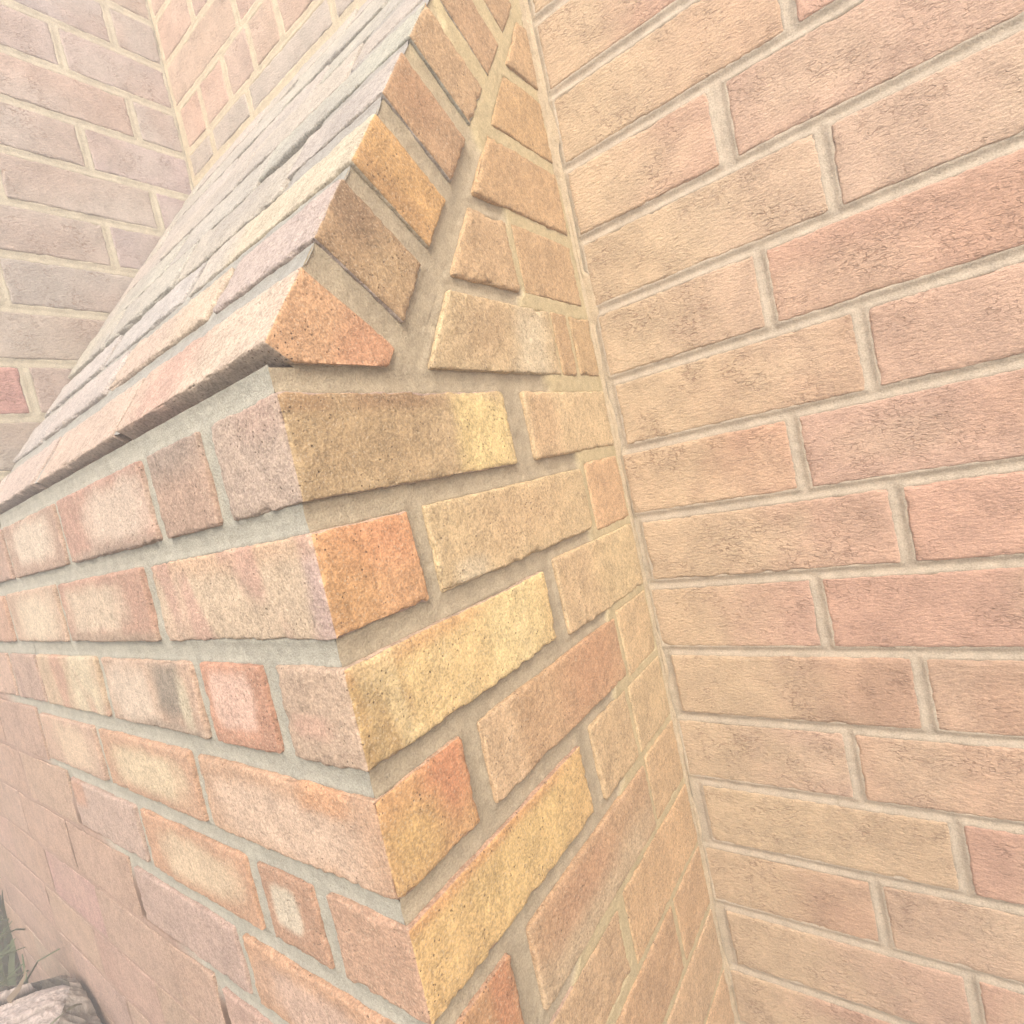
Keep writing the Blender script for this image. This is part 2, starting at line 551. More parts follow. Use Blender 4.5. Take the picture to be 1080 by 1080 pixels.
# --- left hand face: head joint positions per row
L_HEADS = {0: [-.0830, -.1745, -.3815, -.5830, -.789, -.995, -1.20], 1: [-.2205, -.4445, -.652, -.865, -1.08], 2: [-.0785, -.1775, -.3805, -.5890, -.719, -.93, -1.14],
           3: [-.2210, -.4425, -.651, -.868, -1.085], 4: [-.0850, -.1700, -.3835, -.5915, -.810, -1.02, -1.23], 5: [-.2245, -.4485, -.665, -.8905, -1.10],
           6: [-.0900, -.2980, -.3945, -.6120, -.8265, -1.035, -1.24], 7: [-.225, -.480, -.6750, -.8905, -1.10]}
L_SPEC = {
 (0, 0): dict(c=(207, 184, 166), p=[((196, 164, 146), .7, .9, .3, .25, .5, .6)]),
 (0, 1): dict(c=(196, 162, 140), p=[((172, 152, 136), .5, .95, .6, .3, .6, .8)]),
 (0, 2): dict(c=(204, 156, 136), p=[((222, 198, 176), .68, .5, .34, .38, .4, .9), ((186, 160, 140), .5, 0, .6, .14, .5, .8)]),
 (0, 3): dict(c=(200, 166, 144), p=[((226, 206, 182), .5, .55, .36, .34, .35, .9)]),
 (0, 4): dict(c=(196, 160, 142)),
 (1, 0): dict(c=(232, 206, 172), p=[((206, 176, 164), 1.0, .5, .07, 1.2, .4, .8), ((226, 186, 150), .5, 1.0, .6, .2, .6, .7)], s=((214, 168, 148), 7, .75)),
 (1, 1): dict(c=(206, 158, 134), p=[((222, 198, 170), .42, .5, .34, .36, .35, .9), ((184, 158, 134), .5, 0.02, .6, .13, .5, .8)]),
 (1, 2): dict(c=(214, 180, 152), p=[((230, 208, 178), .55, .45, .36, .42, .4, .9)]),
 (1, 3): dict(c=(214, 166, 138)),
 (2, 0): dict(c=(210, 180, 152), p=[((214, 170, 146), .4, .4, .25, .12, .5, .6)]),
 (2, 1): dict(c=(212, 150, 118), p=[((226, 186, 164), .46, .56, .32, .34, .18, .95)]),
 (2, 2): dict(c=(216, 180, 152), p=[((224, 202, 178), .30, .45, .26, .44, .4, .8), ((160, 146, 128), .74, .62, .15, .36, .5, .85), ((220, 206, 174), .88, .4, .05, .4, .5, .7), ((178, 158, 138), .7, .02, .4, .12, .5, .7)]),
 (2, 3): dict(c=(222, 192, 156), p=[((224, 206, 172), .75, .5, .2, .7, .4, .8)], s=((212, 162, 138), 5, .7)),
 (2, 4): dict(c=(202, 168, 150), s=((184, 152, 138), 5, .7)),
 (3, 0): dict(c=(220, 174, 136), p=[((224, 192, 164), .48, .42, .42, .38, .35, .9), ((222, 168, 124), .75, .9, .12, .2, .4, .8)]),
 (3, 1): dict(c=(222, 172, 134), p=[((230, 206, 168), .52, .48, .36, .34, .35, .95)]),
 (3, 2): dict(c=(216, 178, 152), p=[((226, 198, 166), .6, .5, .3, .42, .35, .8)]),
 (3, 3): dict(c=(212, 172, 150)),
 (4, 0): dict(c=(216, 168, 134)),
 (4, 1): dict(c=(202, 152, 118), p=[((222, 206, 180), .42, .52, .26, .28, .20, .95)]),
 (4, 2): dict(c=(218, 164, 124), p=[((228, 200, 164), .55, .5, .34, .36, .35, .95)]),
 (4, 3): dict(c=(210, 180, 164), p=[((204, 158, 130), .12, .75, .13, .26, .35, .8)]),
 (4, 4): dict(c=(220, 182, 154)),
 (5, 0): dict(c=(220, 166, 124), p=[((218, 182, 158), .5, .45, .38, .36, .35, .9)]),
 (5, 1): dict(c=(206, 174, 160)),
}
for key_ in R_SPEC:
    if key_[1] == 0: R_SPEC[key_] = dict(R_SPEC[key_], c=tuple(np.array(R_SPEC[key_]['c']) * .80 + np.array((230, 196, 148)) * .20))
R_DEFAULT = dict(c=(209, 168, 124)); L_DEFAULT = dict(c=(212, 172, 150))
def flush_L(u, v):
    """1 where the joints of the left face were left flush and slurried (low and far from the corner)"""
    k = -v / G
    xb = np.interp(k, [0, 2.0, 3, 4, 5, 6, 7, 8], [-1.2, -.95, -.765, -.665, -.50, -.345, -.20, -.1])
    return sstep(0.03, -0.03, u - xb)
l_rects, r_rects = [], []
for k in range(0, 13):
    z0, z1 = row_z(k)
    z0 = max(z0 + JR, GROUND - .05); z1 -= JR
    rp = R_ROWS.get(k) or R_ROWS[6 + k % 2]
    heads = L_HEADS.get(k) or L_HEADS[6 + k % 2]
    near = k < 9
    xs = [0.0] + list(heads) + [-LEND]
    for i in range(len(xs) - 1):
        b = xs[i] - (JR if i else 0); a = xs[i + 1] + (JR if i < len(xs) - 2 else 0)
        fl = float(flush_L(np.array([(a + b) / 2]), np.array([(z0 + z1) / 2]))[0])
        tight = 0.0062 * fl
        zz0, zz1 = z0 - tight * .8, z1 + tight * .8
        if i == 0: e_right = 0
        e_left = tight * (.66 if random.random() < .6 else 1.24)
        aa = a - (e_left if i < len(xs) - 2 else 0); bb = b + (e_right if i else 0)
        e_right = e_left
        sp = L_SPEC.get((k, i))
        if sp is None:
            sp = dict(c=tuple(np.array(L_DEFAULT['c']) + rng.normal(0, 3.0, 3)), p=[((216, 180, 158), random.random(), random.random(), .4, .5, .7, .4)])
        sp = dict(sp, k=1.0 - .08 * fl, c=tuple(np.array(sp['c']) * .74 + np.array((212, 182, 156)) * .26), p=[(tuple(np.array(q_[0]) * 1.04),) + tuple(q_[1:6]) + (min(1, q_[6] * 1.15),) for q_ in sp.get('p', ())])
        res = 0.003 if (b > -.45 and near) else (0.006 if b > -.9 else 0.012)
        if i == 0:
            y1 = rp[0][1]
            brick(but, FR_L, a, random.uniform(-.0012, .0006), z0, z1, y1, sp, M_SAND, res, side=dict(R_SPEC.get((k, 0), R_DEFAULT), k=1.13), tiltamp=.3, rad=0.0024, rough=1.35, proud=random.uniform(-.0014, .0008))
            l_rects.append((a, 0.0005, z0, z1)); r_rects.append((-.0005, y1, z0, z1))
        else:
            brick(but, FR_L, aa, bb, zz0, zz1, 0.085, sp, M_SAND, res, proud=-0.0006 * fl, rad=0.0022 - 0.0012 * fl, rough=1 - .5 * fl, tiltamp=.6 - .5 * fl)
            l_rects.append((aa, bb, zz0, zz1))
    for j, (a, b) in enumerate(rp[1:], 1):
        # far from the corner and low down the joints were left flush, so only thin cream lines show
        far = a > .21
        e0 = .0045 if (k >= 5 or (far and k > 0)) else 0.0
        e1 = .0045 if (k >= 6 or (far and k > 0)) else 0.0
        if j == len(rp) - 1: b = .3872
        sp = R_SPEC.get((k, j)) or dict(c=tuple(np.array(R_DEFAULT['c']) + rng.normal(0, 3, 3)), p=[((216, 182, 140), random.random(), random.random(), .4, .5, .7, .6)])
        w_ = .38 if far else .12
        sp = dict(sp, c=tuple(np.array(sp['c']) * (1 - w_) + np.array((228, 200, 154)) * w_))
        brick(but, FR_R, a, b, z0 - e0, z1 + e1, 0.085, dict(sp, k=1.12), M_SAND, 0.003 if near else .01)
        r_rects.append((a, b, z0 - e0, z1 + e1))

# --- the horizontal courses of the gable above the shoulder bed, cut to the slant of the seam
def seam_y(z): return 0.1155 + (0.050 / 0.075) * z * 1.02
UP = {-1: [(None, .305), (.3085, .337), (.3430, .386)], -2: [(None, .2635), (.2715, .378)], -3: [(None, .380)], -4: [(None, .382)], -5: [(None, .383)], -6: [(None, .384)]}
UP_SPEC = {(-1, 0): dict(c=(222, 194, 148), p=[((236, 218, 182), .75, .4, .16, .6, .6, .8), ((208, 172, 128), .35, .6, .2, .4, .7, .5)]), (-1, 1): dict(c=(214, 176, 128)), (-1, 2): dict(c=(216, 180, 130)),
           (-2, 0): dict(c=(218, 182, 136)), (-2, 1): dict(c=(218, 180, 132)), (-3, 0): dict(c=(218, 178, 128)), (-4, 0): dict(c=(216, 176, 122)), (-5, 0): dict(c=(212, 174, 126))}
r_sdfs = list(r_rects)
for k, segs in UP.items():
    z0, z1 = row_z(k)
    z0 += 0.0062; z1 -= 0.0062
    if k == -1: z0 = 0.0075
    for j, (a, b) in enumerate(segs):
        slant = a is None
        if slant: a = seam_y((z0 + z1) / 2)
        def warp(Q, a=a, b=b, slant=slant):
            if not slant: return Q
            t = (b - Q[:, 0]) / (b - a)
            Q = Q.copy(); Q[:, 0] = b - t * (b - seam_y(Q[:, 1])); return Q
        if b - a < 0.02: continue
        brick(but, FR_R, a, b, z0, z1, 0.08, UP_SPEC.get((k, j), R_DEFAULT), M_SAND, 0.003, warp=warp, rough=1.1)
        if slant:
            r_sdfs.append(lambda u, v, z0=z0, z1=z1, b=b: np.maximum(np.maximum((seam_y(v) - u) * 0.83, u - b), np.maximum(z0 - v, v - z1)))
        else: r_sdfs.append((a, b, z0, z1))

# --- the tumbled courses: bricks laid square to the slope, their ends show on the right hand face
T_S = [(.0235, .0815), (.1035, .1585), (.1765, .2305), (.2520, .3060), (.3280, .3810), (.4040, .4570), (.4790, .5320), (.5540, .6070), (.6285, .668)]
T_X = [[-.2150, -.4300, -.64], [-.1310, -.335, -.55], [-.2420, -.45, -.65], [-.125, -.335, -.54], [-.225, -.43, -.63], [-.115, -.32, -.53], [-.21, -.42, -.62], [-.12, -.32, -.53], [-.22, -.43, -.63]]
T_SPEC = [[dict(c=(236, 206, 182), p=[((240, 218, 192), .7, .5, .3, .6, .5, .7), ((228, 178, 158), .3, .5, .2, .6, .6, .6)]), dict(c=(232, 204, 182)), dict(c=(224, 200, 184)), dict(c=(220, 202, 190))],
          [dict(c=(216, 196, 184)), dict(c=(234, 210, 182), p=[((224, 196, 178), .3, .5, .3, .6, .6, .7)]), dict(c=(218, 204, 194)), dict(c=(214, 204, 196))],
          [dict(c=(234, 218, 188), p=[((216, 206, 194), .08, .5, .2, 1, .5, .8)]), dict(c=(216, 208, 200)), dict(c=(216, 206, 198)), dict(c=(212, 204, 197))]]
T_SIDE = [dict(c=(233, 183, 136), p=[((228, 166, 126), .8, .6, .3, .5, .6, .7)]), dict(c=(190, 156, 116), p=[((206, 174, 128), .7, .5, .3, .4, .7, .7), ((160, 130, 100), .15, .75, .3, .3, .6, .6)]),
          dict(c=(228, 180, 114), p=[((196, 152, 100), .45, .1, .5, .25, .5, .7)]), dict(c=(206, 166, 124), p=[((196, 150, 110), .3, .6, .25, .4, .7, .6)]), dict(c=(210, 174, 130)), dict(c=(206, 168, 126)), dict(c=(208, 170, 126)), dict(c=(206, 168, 124)), dict(c=(206, 168, 124))]
S_DEF = (219, 210, 195)
s_rects = []
ND = 0.0735
for i, (s0, s1) in enumerate(T_S):
    xs = [0.0] + T_X[i] + [-WID + .004]
    for j in range(len(xs) - 1):
        g = 0.006 if i < 3 else 0.0035
        b = xs[j] - (g if j else 0); a = xs[j + 1] + (g if j < len(xs) - 2 else 0)
        e = 0.0 if i < 3 else (0.0088 if random.random() < .45 else 0.0098)          # the upper joints are thin
        ss0, ss1 = s0 - e * (j > 0), s1 + e * (j > 0)
        sp = T_SPEC[i][j] if i < 3 else dict(c=tuple(np.array(S_DEF) + rng.normal(0, 2.0, 3)), k=.77, p=[((198, 190, 182), random.random(), random.random(), .3, .5, .7, .5)])
        if i < 3: sp = dict(sp, k=.84)
        def warp(Q, i=i):
            if i: return Q
            Q = Q.copy()
            z = Q[:, 1] * SN + Q[:, 2] * CS
            dz = np.maximum(0.0085 - z, 0)
            Q[:, 1] += dz * SN; Q[:, 2] += dz * CS
            y = Y0 + Q[:, 1] * CS - Q[:, 2] * SN
            return Q
        brick(but, FR_S, a, b, ss0, ss1, ND, sp, M_SAND, 0.003 if i < 5 else .006, side=T_SIDE[i] if j == 0 else None, warp=warp,
              proud=random.uniform(-.0008, .0012) if i else 0.0, rad=0.0022, tiltamp=.8 if j else .3, rough=1.3 if j else 1.0)
        s_rects.append((a, b + (0.0005 if j == 0 else 0), ss0, ss1))
    def sd(u, v, s0=s0, s1=s1, i=i):
        s = (u - Y0) * CS + v * SN; n = (u - Y0) * SN - v * CS
        q = np.maximum(np.maximum(s0 - s, s - s1), np.maximum(-n - .001, n - ND))
        return np.maximum(q, 0.0085 - v) if i == 0 else q
    r_sdfs.append(sd)

# --- mortar of the buttress
GREY_L = alb((200, 195, 177)); GREY_R = alb((205, 188, 157)); FLUSH_L = alb((211, 174, 152)) * .89; CREAM_R = alb((226, 206, 158))
def prof_L(u, v, d, P3):
    f = flush_L(u, v)
    rec = 0.0035 + 0.0010 * sstep(0, .005, d) + rough_m(P3)
    fr_ = np.mod(-v / G, 1.0)
    gap = sstep(.06, .12, np.minimum(fr_, 1 - fr_)) * f * sstep(.25, .6, fbm(P3, 22, 78, 2)) * sstep(-.001, .001, d)
    bed = sstep(.0020, .0004, np.abs(d)) * (1 - sstep(.06, .12, np.minimum(fr_, 1 - fr_))) * f * sstep(.3, .55, fbm(P3, 12, 79, 2))
    flu = 0.0006 + rough_m(P3) * .5 + .0012 * gap + .0018 * bed
    dep = rec * (1 - f) + flu * f
    dep = np.where(d < -0.001, dep + (-d - 0.001) * (1.2 - .6 * f), dep)
    return dep, mix3(mix3(np.tile(GREY_L, (len(u), 1)), FLUSH_L, f), alb((150, 112, 84)) * .62, np.clip(gap + .5 * bed, 0, 1))
mortar(but, FR_L, np.arange(-0.60, -0.0033, 0.0016), np.arange(-0.76, 0.0095, 0.0016), l_rects + [(-2, 2, .0085, .05)], prof_L, seed=6)
mortar(but, FR_L, np.arange(-LEND + .004, -0.598, 0.0018), np.arange(GROUND, 0.0095, 0.0024), l_rects + [(-2, 2, .0085, .05)], prof_L, seed=7)
mortar(but, FR_L, np.arange(-0.60, -0.0033, 0.004), np.arange(GROUND, -0.757, 0.004), l_rects, prof_L, seed=8)

def flush_R(u, v):
    k = -v / G
    yb = np.interp(k, [-6, -4, -2, -1, 0, 1, 2, 3, 4, 5, 5.4, 6, 7], [.20, .235, .262, .262, .272, .303, .292, .296, .282, .262, .2, .14, .03])
    n = (fbm(np.stack([u, v, u * 0 + 3], 1), 60, 41, 2) - .5) * .02
    return sstep(0.004, -0.004, yb - u + n)
def prof_R(u, v, d, P3):
    f = flush_R(u, v)
    rec = 0.0035 + 0.0010 * sstep(0, .006, d) + rough_m(P3)
    flu = 0.0014 + rough_m(P3) * .8
    dep = rec * (1 - f) + flu * f
    dep = np.where(d < -0.001, dep + (-d - 0.001) * 1.2, dep)
    return dep, mix3(np.tile(GREY_R, (len(u), 1)), CREAM_R, np.clip(f + sstep(.16, .32, v) * .7, 0, 1))
def mask_R(u, v):
    n = (u - Y0) * SN - v * CS
    return (v < 0.008) | (n > 0.082)
mortar(but, FR_R, np.arange(0.0033, DEP + .002, 0.0016), np.arange(-0.76, 0.56, 0.0016), r_sdfs, prof_R, mask_R, seed=9)
mortar(but, FR_R, np.arange(0.0033, DEP + .002, 0.004), np.arange(GROUND, -0.757, 0.004), r_sdfs, prof_R, seed=10)
FR_T = (np.array([0, Y0, 0.]), SDIR, -NDIR, X)
def prof_T(u, v, d, P3):
    y = Y0 + u * CS + v * SN; z = u * SN - v * CS
    return prof_R(y, z, d, P3)
t_sdfs = [lambda u, v, f=f: f(Y0 + u * CS + v * SN, u * SN - v * CS) for f in r_sdfs if callable(f)]
mortar(but, FR_T, np.arange(0.024, SLEN, 0.0016), np.arange(0.0030, 0.094, 0.0016), t_sdfs, prof_T, lambda u, v: u * SN - v * CS > 0.004, seed=14)
GREY_S = alb((200, 196, 184)) * .85; WORN_S = alb((212, 205, 194)) * .77
def prof_S(u, v, d, P3):
    dep = 0.0028 + 0.0012 * sstep(0, .005, d) + rough_m(P3) + sstep(.23, .25, v) * (0.0022 * sstep(-.10, -.14, u) - .0018 * sstep(-.14, -.10, u))
    dep = np.where(d < -0.001, dep + (-d - 0.001) * 1.2, dep)
    return dep, mix3(np.tile(GREY_S, (len(u), 1)), WORN_S, sstep(.235, .25, v))
mortar(but, FR_S, np.arange(-WID, -0.0028, 0.0022), np.arange(0.026, SLEN, 0.0016), s_rects, prof_S, seed=11)

# ================================================================== THE TALLER PIER
pier = thing("brick_pier", "faded pink brick pier, colour paled further to imitate glow, rising on the left above the sloping shoulder", "pier", (-(LEND + WID) / 2, 0.1, 0.0))
p_rects, pf_rects = [], []
for k in range(-14, 0):
    z0, z1 = row_z(k)
    z0 += 0.0058; z1 -= 0.0058
    hd = ([.1150, .318] if k < -5 else [.0885, .296]) if k % 2 else [.2345]
    z0 -= .0075; z1 -= .0075
    if k == -1: z0 = 0.010
    ys = [0.0] + hd + [DEP + .004]
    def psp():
        return dict(k=.97, c=tuple(np.array((209, 190, 178)) + rng.normal(0, 3.5, 3)), p=[((214, 200, 188), random.random(), random.random(), .4, .5, .7, .6), ((202, 174, 158), random.random(), random.random(), .25, .5, .7, .5)])  # faded pink bricks, paled and greyed further to put the upper left glow into colour
    xa = -WID - (.2 if k % 2 else .1)
    for i in range(len(ys) - 1):
        a = ys[i] + (.0055 if i else 0); b = ys[i + 1] - .0055
        if i == 0:
            # corner brick, built in the front frame so both faces belong to one brick
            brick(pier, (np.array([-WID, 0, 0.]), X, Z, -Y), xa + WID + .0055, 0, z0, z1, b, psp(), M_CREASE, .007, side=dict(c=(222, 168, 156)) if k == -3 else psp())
            pf_rects.append((xa + .0055, -WID + .0005, z0, z1)); p_rects.append((-.0005, b, z0, z1))
        else:
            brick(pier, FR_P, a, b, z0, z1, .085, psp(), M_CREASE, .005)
            p_rects.append((a, b, z0, z1))
    x = xa
    while x > -LEND + .02:
        x2 = max(x - .2065, -LEND)
        if x - x2 > .03:
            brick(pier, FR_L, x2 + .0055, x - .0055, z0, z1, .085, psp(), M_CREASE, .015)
            pf_rects.append((x2 + .0055, x - .0055, z0, z1))
        x = x2
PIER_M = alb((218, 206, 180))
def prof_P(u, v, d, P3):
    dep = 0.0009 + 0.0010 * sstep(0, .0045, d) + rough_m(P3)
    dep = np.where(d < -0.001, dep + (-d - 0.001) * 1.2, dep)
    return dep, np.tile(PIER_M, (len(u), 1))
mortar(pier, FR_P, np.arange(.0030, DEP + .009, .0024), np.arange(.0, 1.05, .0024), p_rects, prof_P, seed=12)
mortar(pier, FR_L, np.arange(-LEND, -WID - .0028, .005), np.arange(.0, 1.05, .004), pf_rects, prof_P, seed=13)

# irregular mortar smeared into the inner corner between the long wall and the buttress
zz = np.arange(GROUND, .552, .0018)
q3 = np.stack([zz, zz * 0, zz * 0 + 4.4], 1)
up = sstep(-.02, .08, zz)
wa = .0016 + (.0035 + .0055 * up) * sstep(.42, .74, fbm(q3, 22, 101, 3)) + .0025 * up
wr = .0016 + (.0040 + .0035 * up) * sstep(.44, .76, fbm(q3, 20, 103, 3)) + .0010 * up
pr = (fbm(q3, 60, 105, 3) - .62) * .0026
rows = []
for fa, fb, off in ((1, 0, -.0012), (.62, 0, .0006), (.18, .0, .0010), (0, .18, .0010), (0, .62, .0006), (0, 1, -.0012)):
    px = wa * fa + (off + (fbm(q3, 160, 107, 2) - .5) * .0012 + pr) * (fb > 0) + .0008 * (fa == .18)
    py = DEP - wr * fb - (off + (fbm(q3, 160, 109, 2) - .5) * .0012 + pr) * (fa > 0)
    rows.append(np.stack([px, py, zz], 1))
V = np.concatenate(rows); nz2 = len(zz)
I = np.arange(len(V)).reshape(6, nz2)
F = np.stack([I[:-1, :-1], I[1:, :-1], I[1:, 1:], I[:-1, 1:]], -1).reshape(-1, 4)
c = V.mean(0)
link("mortar", mesh_np("mortar", V - c, F, M_MORTAR, np.tile(alb((219, 196, 160)), (len(V), 1))), wall, c)

# solid cores behind the brick skins, so nothing shows through open joints
def core(parent, x0, x1, y0, y1, z0, z1, name="core"):
    P, F = box_grid((np.array([x0, x1]), np.array([y0, y1]), np.array([z0, z1])))
    c = P.mean(0)
    return link(name, mesh_np(name, P - c, F, M_MORTAR, np.tile(GREY_L, (len(P), 1)), False), parent, c)
core(wall, -LEND - .3, RMAX, DEP + .020, DEP + .25, GROUND - .1, 1.052)
core(but, -LEND + .020, -.020, .020, DEP + .018, GROUND - .1, -.012)
core(pier, -LEND + .020, -WID - .020, .020, DEP + .017, .014, 1.05)
yy = .0735 / SN
V = []
for x in (-WID + .004, -.020):
    V += [(x, Y0 + .026 / SN + .02 / SN, .001), (x, DEP + .016, .001), (x, DEP + .016, (DEP + .016 - Y0 - .026 / SN) * math.tan(TH))]
V = np.array(V); c = V.mean(0)
me = bpy.data.meshes.new("core")
me.from_pydata([tuple(p) for p in V - c], [], [(0, 1, 2), (5, 4, 3), (0, 3, 4, 1), (1, 4, 5, 2), (2, 5, 3, 0)])
me.materials.append(M_MORTAR)
a = me.attributes.new("tint", 'FLOAT_COLOR', 'POINT')
a.data.foreach_set("color", np.tile(np.append(GREY_L, 1), 6))
link("core", me, but, c)

# ================================================================== GROUND
def make_soil():
    m, n, b = mat_new("soil"); q = NB(n)
    tc = q.node("ShaderNodeTexCoord")
    v = tc.outputs['Object']
    g = q.noise(v, 14, 6, .65)
    c = q.mixc(q.ramp(g, .35, .65), (.12, .10, .075, 1), (.30, .27, .21, 1))
    gr = q.ramp(q.noise(v, 1.3, 4, .6), .42, .58)
    c = q.mixc(q.math('MULTIPLY', gr, .8), c, (.07, .095, .035, 1))
    n.links.new(c, b.inputs['Base Color'])
    n.links.new(q.bump(q.noise(v, 60, 5, .65), .02, .8), b.inputs['Normal'])
    return m
n_ = 60
gx = np.concatenate([-np.geomspace(60, 1.5, 14), np.linspace(-1.4, 1.4, 40), np.geomspace(1.5, 60, 14)])
uu, vv = np.meshgrid(gx - .8, gx - .2, indexing='ij')
P = np.stack([uu.ravel(), vv.ravel(), np.zeros(uu.size)], 1)
hz = (fbm(P, 3, 51, 4) - .5) * .05
V = np.stack([uu.ravel(), vv.ravel(), GROUND + hz], 1)
I = np.arange(uu.size).reshape(uu.shape)
F = np.stack([I[:-1, :-1], I[1:, :-1], I[1:, 1:], I[:-1, 1:]], -1).reshape(-1, 4)
go = link("ground", mesh_np("ground", V, F, make_soil()))
go['kind'] = 'structure'

# ================================================================== STUMP, LEAF AND GRASS
def make_wood():
    m, n, b = mat_new("weathered_wood"); q = NB(n)
    v = q.coords((1, 1, .25))
    tint = q.attr("tint")
    g = q.noise(v, 160, 5, .65, .4)
    k = q.ramp(g, .3, .7, .62, 1.15)
    cm = q.node("ShaderNodeCombineColor")
    for i in range(3): n.links.new(k, cm.inputs[i])
    n.links.new(q.mixc(1, tint, cm.outputs[0], 'MULTIPLY'), b.inputs['Base Color'])
    n.links.new(q.bump(g, .004, .9), b.inputs['Normal'])
    return m
M_WOOD = make_wood()
def make_leafy(name, c1, c2):
    m, n, b = mat_new(name); q = NB(n)
    v = q.coords()
    n.links.new(q.mixc(q.noise(v, 30, 3), c1, c2), b.inputs['Base Color'])
    b.inputs['Roughness'].default_value = .6
    return m
M_BLADE = make_leafy("grass_blade", (.04, .075, .025, 1), (.11, .15, .06, 1))
M_STRAW = make_leafy("straw", (.30, .26, .18, 1), (.42, .37, .27, 1))
M_LEAF = make_leafy("dry_leaf", (.12, .09, .06, 1), (.22, .17, .12, 1))

SX, SY, SR, ST = -0.815, -0.134, 0.118, -0.634
stump = thing("tree_stump", "weathered grey split stump with a pale cracked top beside the foot of the buttress", "stump", (SX, SY, GROUND))
na, nr = 200, 60
ang = np.linspace(0, 2 * np.pi, na, endpoint=False)
rad_a = SR * (1 + .10 * np.sin(2 * ang + .6) + .05 * np.sin(5 * ang))
# cracked top
Vt, Ft = [], []
for r in range(nr + 1):
    f = r / nr
    for a_, R_ in zip(ang, rad_a):
        Vt.append((math.cos(a_) * R_ * f, math.sin(a_) * R_ * f, 0))
Vt = np.array(Vt)
S = Vt.copy(); S[:, 0] *= .35; rot = math.radians(72)
q_ = np.stack([Vt[:, 0] * math.cos(rot) + Vt[:, 1] * math.sin(rot), -Vt[:, 0] * math.sin(rot) + Vt[:, 1] * math.cos(rot), Vt[:, 2]], 1)
ql = q_ * np.array([12, 75, 1])
crk = sstep(.54, .68, fbm(ql, 1, 61, 3))
Vt[:, 2] = (fbm(q_ * np.array([10, 60, 1]), 1, 63, 3) - .5) * .016 - crk * .014 - .012 * (np.hypot(Vt[:, 0], Vt[:, 1]) / SR) ** 6
It = np.arange((nr + 1) * na).reshape(nr + 1, na)
Ft = np.stack([It[:-1], It[1:], np.roll(It[1:], -1, 1), np.roll(It[:-1], -1, 1)], -1).reshape(-1, 4)
tt = mix3(np.tile(alb((232, 216, 206)) * 1.15, (len(Vt), 1)), alb((84, 74, 68)), crk)
top_o = link("cut_top", mesh_np("cut_top", Vt, Ft, M_WOOD, tt), stump, (SX, SY, ST))
# furrowed side
nz_ = 90
Vs = []
for j in range(nz_ + 1):
    f = j / nz_
    for a_, R_ in zip(ang, rad_a):
        Vs.append((math.cos(a_) * R_ * (1.0 + .25 * (1 - f) ** 3 + .30 * min(1, (1 - f) * 7)), math.sin(a_) * R_ * (1.0 + .25 * (1 - f) ** 3 + .30 * min(1, (1 - f) * 7)), -.004 + (ST - GROUND + .03) * (f - 1)))
Vs = np.array(Vs)
aa = np.arctan2(Vs[:, 1], Vs[:, 0])
w = np.stack([np.cos(aa) * 3.2, np.sin(aa) * 3.2, Vs[:, 2] * 5], 1)
w[:, 2] += .35 * np.sin(aa * 7) + .5 * aa
fur = fbm(w * np.array([9, 9, 5]), 1, 71, 4)
Vs[:, :2] *= (1 + (fur - .46) * .34 * sstep(-.001, -.02, Vs[:, 2]))[:, None]
Vs[:, 1] = np.minimum(Vs[:, 1], -SY - .006)
Is = np.arange((nz_ + 1) * na).reshape(nz_ + 1, na)
Fs = np.stack([Is[:-1], np.roll(Is[:-1], -1, 1), np.roll(Is[1:], -1, 1), Is[1:]], -1).reshape(-1, 4)
ts = mix3(np.tile(alb((140, 134, 118)), (len(Vs), 1)), alb((222, 214, 200)) * 1.1, sstep(.40, .56, fur))
link("bark", mesh_np("bark", Vs, Fs, M_WOOD, ts), stump, (SX, SY, ST))
# loose fibres curling off the broken rim
def ribbon(pts, w, mat, name, parent, tint=None, flat=None):
    pts = [Vector(p) for p in pts]
    V, F = [], []
    for i, p in enumerate(pts):
        t = (pts[min(i + 1, len(pts) - 1)] - pts[max(i - 1, 0)]).normalized()
        s = t.cross(Vector(flat) if flat else Vector((.3, -1, .2))).normalized()
        nn = s.cross(t)
        ww = w * (1 - .85 * (i / (len(pts) - 1)) ** 1.5)
        V += [p - s * ww, p + nn * ww * .35, p + s * ww]
        if i:
            b = len(V) - 6
            F += [(b, b + 1, b + 4, b + 3), (b + 1, b + 2, b + 5, b + 4)]
    V = np.array([tuple(v) for v in V]); c = V[0].copy()
    return link(name, mesh_np(name, V - c, np.array(F), mat, None if tint is None else np.tile(tint, (len(V), 1))), parent, c)
for i in range(34):
    a_ = random.uniform(-1.6, .9)
    R_ = SR * random.uniform(.8, 1.06)
    p = Vector((SX + math.cos(a_) * R_, SY + math.sin(a_) * R_, ST - random.uniform(.0, .02)))
    tdir = Vector((-math.sin(a_), math.cos(a_), 0)) * random.choice((-1, 1))
    pts = []
    for s in range(7):
        f = s / 6
        pts.append(p + tdir * (f * .06) + Vector((math.cos(a_), math.sin(a_), 0)) * (.012 * math.sin(f * 3)) + Vector((0, 0, .008 * math.sin(f * 4 + i) - .03 * f)))
    ribbon(pts, random.uniform(.002, .0045), M_WOOD, "fibre", stump, alb((150 + random.randint(-25, 25),) * 2 + (130,)))

# dry leaf on the stump
pl = [(0, 0, 0), (.006, .012, .010), (.010, .020, .022), (.008, .024, .034)]
lo = ribbon([(SX - .030 + p[0], SY + .062 + p[1], ST + .002 + p[2]) for p in pl], .005, M_LEAF, "fallen_leaf", None)
lo['label'] = "small curled brown dry leaf standing on the pale top of the stump"; lo['category'] = "leaf"

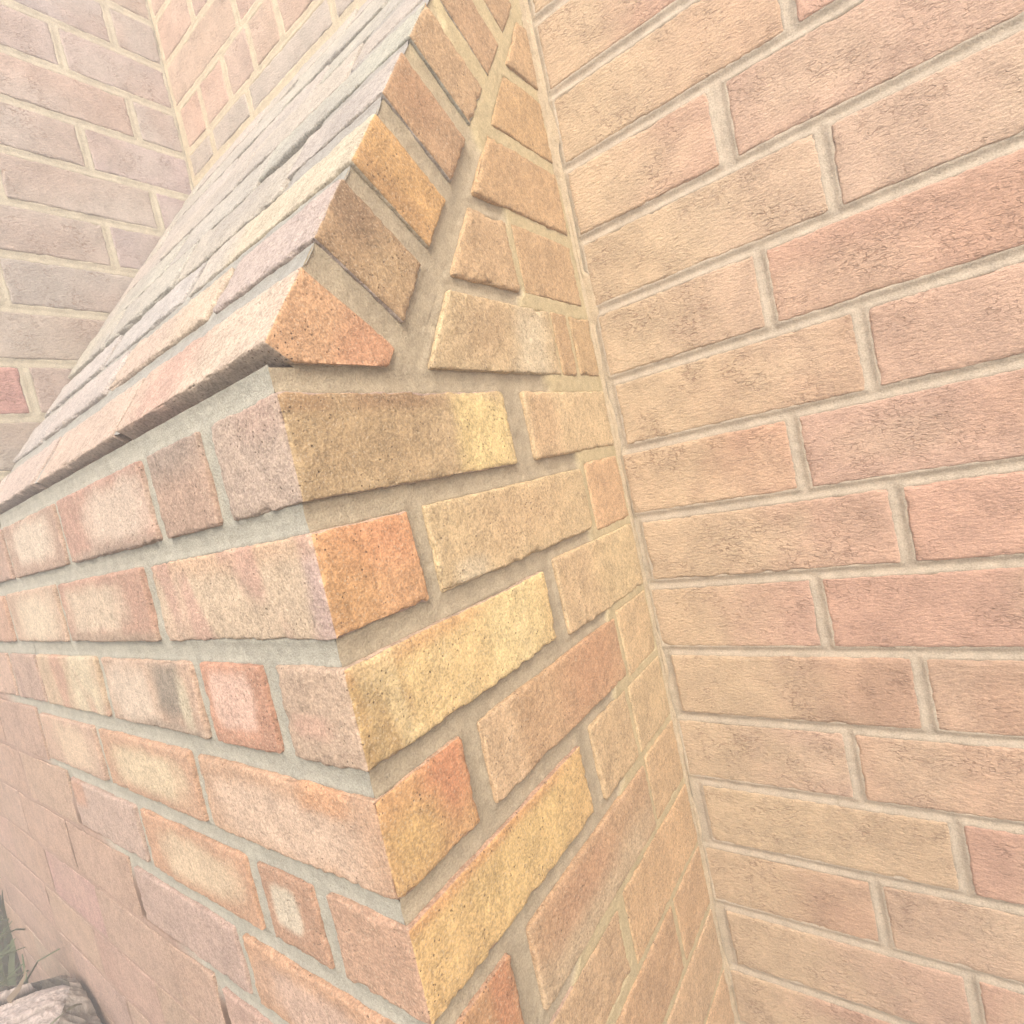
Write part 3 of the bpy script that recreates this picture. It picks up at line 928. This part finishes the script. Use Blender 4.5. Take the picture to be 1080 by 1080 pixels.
# grass beyond the left end of the buttress
lab = ["tall dark green grass tuft with bent straw just past the left end of the buttress", "low dark green grass tuft behind the stump", "broad dark grass tuft furthest back past the buttress end", "thin grass tuft left of the stump"]
for t_, (gx_, gy_, gh, nb) in enumerate([(-1.48, .05, .46, 230), (-1.44, -.10, .30, 130), (-1.78, .16, .62, 300), (-1.72, -.02, .5, 240)]):
    tuft = thing("grass_tuft", lab[t_], "grass", (gx_, gy_, GROUND), "grass tufts beside the buttress")
    for kind, mt, n0 in (("blades", M_BLADE, nb), ("dry_stalks", M_STRAW, nb // 14)):
        V, F = [], []
        for b_ in range(n0):
            ba = random.uniform(0, 6.283); bl = gh * random.uniform(.5, 1.1); lean = random.uniform(.2, 1.1)
            bx, by = random.gauss(0, .13), random.gauss(0, .10); ww = random.uniform(.003, .010)
            sx, sy = -math.sin(ba) * ww, math.cos(ba) * ww
            st = len(V)
            for s in range(6):
                f = s / 5
                r = lean * bl * f ** 2 * .7; z = bl * (f - .35 * lean * f ** 2)
                px, py = bx + math.cos(ba) * r, by + math.sin(ba) * r
                k_ = 1 - f * .9
                V += [(px - sx * k_, py - sy * k_, z), (px, py, z + ww * .3), (px + sx * k_, py + sy * k_, z)]
                if s:
                    q0 = st + s * 3 - 3
                    F += [(q0, q0 + 1, q0 + 4, q0 + 3), (q0 + 1, q0 + 2, q0 + 5, q0 + 4)]
        link(kind, mesh_np(kind, np.array(V), np.array(F), mt), tuft, (gx_, gy_, GROUND))['kind'] = 'stuff'
# ================================================================== HAZE
hm = bpy.data.materials.new("haze"); hm.use_nodes = True
hn = hm.node_tree; hn.nodes.clear()
hout = hn.nodes.new("ShaderNodeOutputMaterial"); hv = hn.nodes.new("ShaderNodeVolumePrincipled")
hv.inputs['Density'].default_value = 0.175
hv.inputs['Color'].default_value = (.95, .95, .95, 1)
hn.links.new(hv.outputs[0], hout.inputs['Volume'])
P, F = box_grid((np.array([-63., 63]), np.array([-63., 63]), np.array([GROUND - 1, 1.25])))
hz_o = link("haze", mesh_np("haze", P, F, hm, None, False))
hz_o['kind'] = 'stuff'
print("bricks", COUNT[0], "tris", sum(len(o.data.polygons) * 2 for o in SC.objects if o.type == 'MESH'))
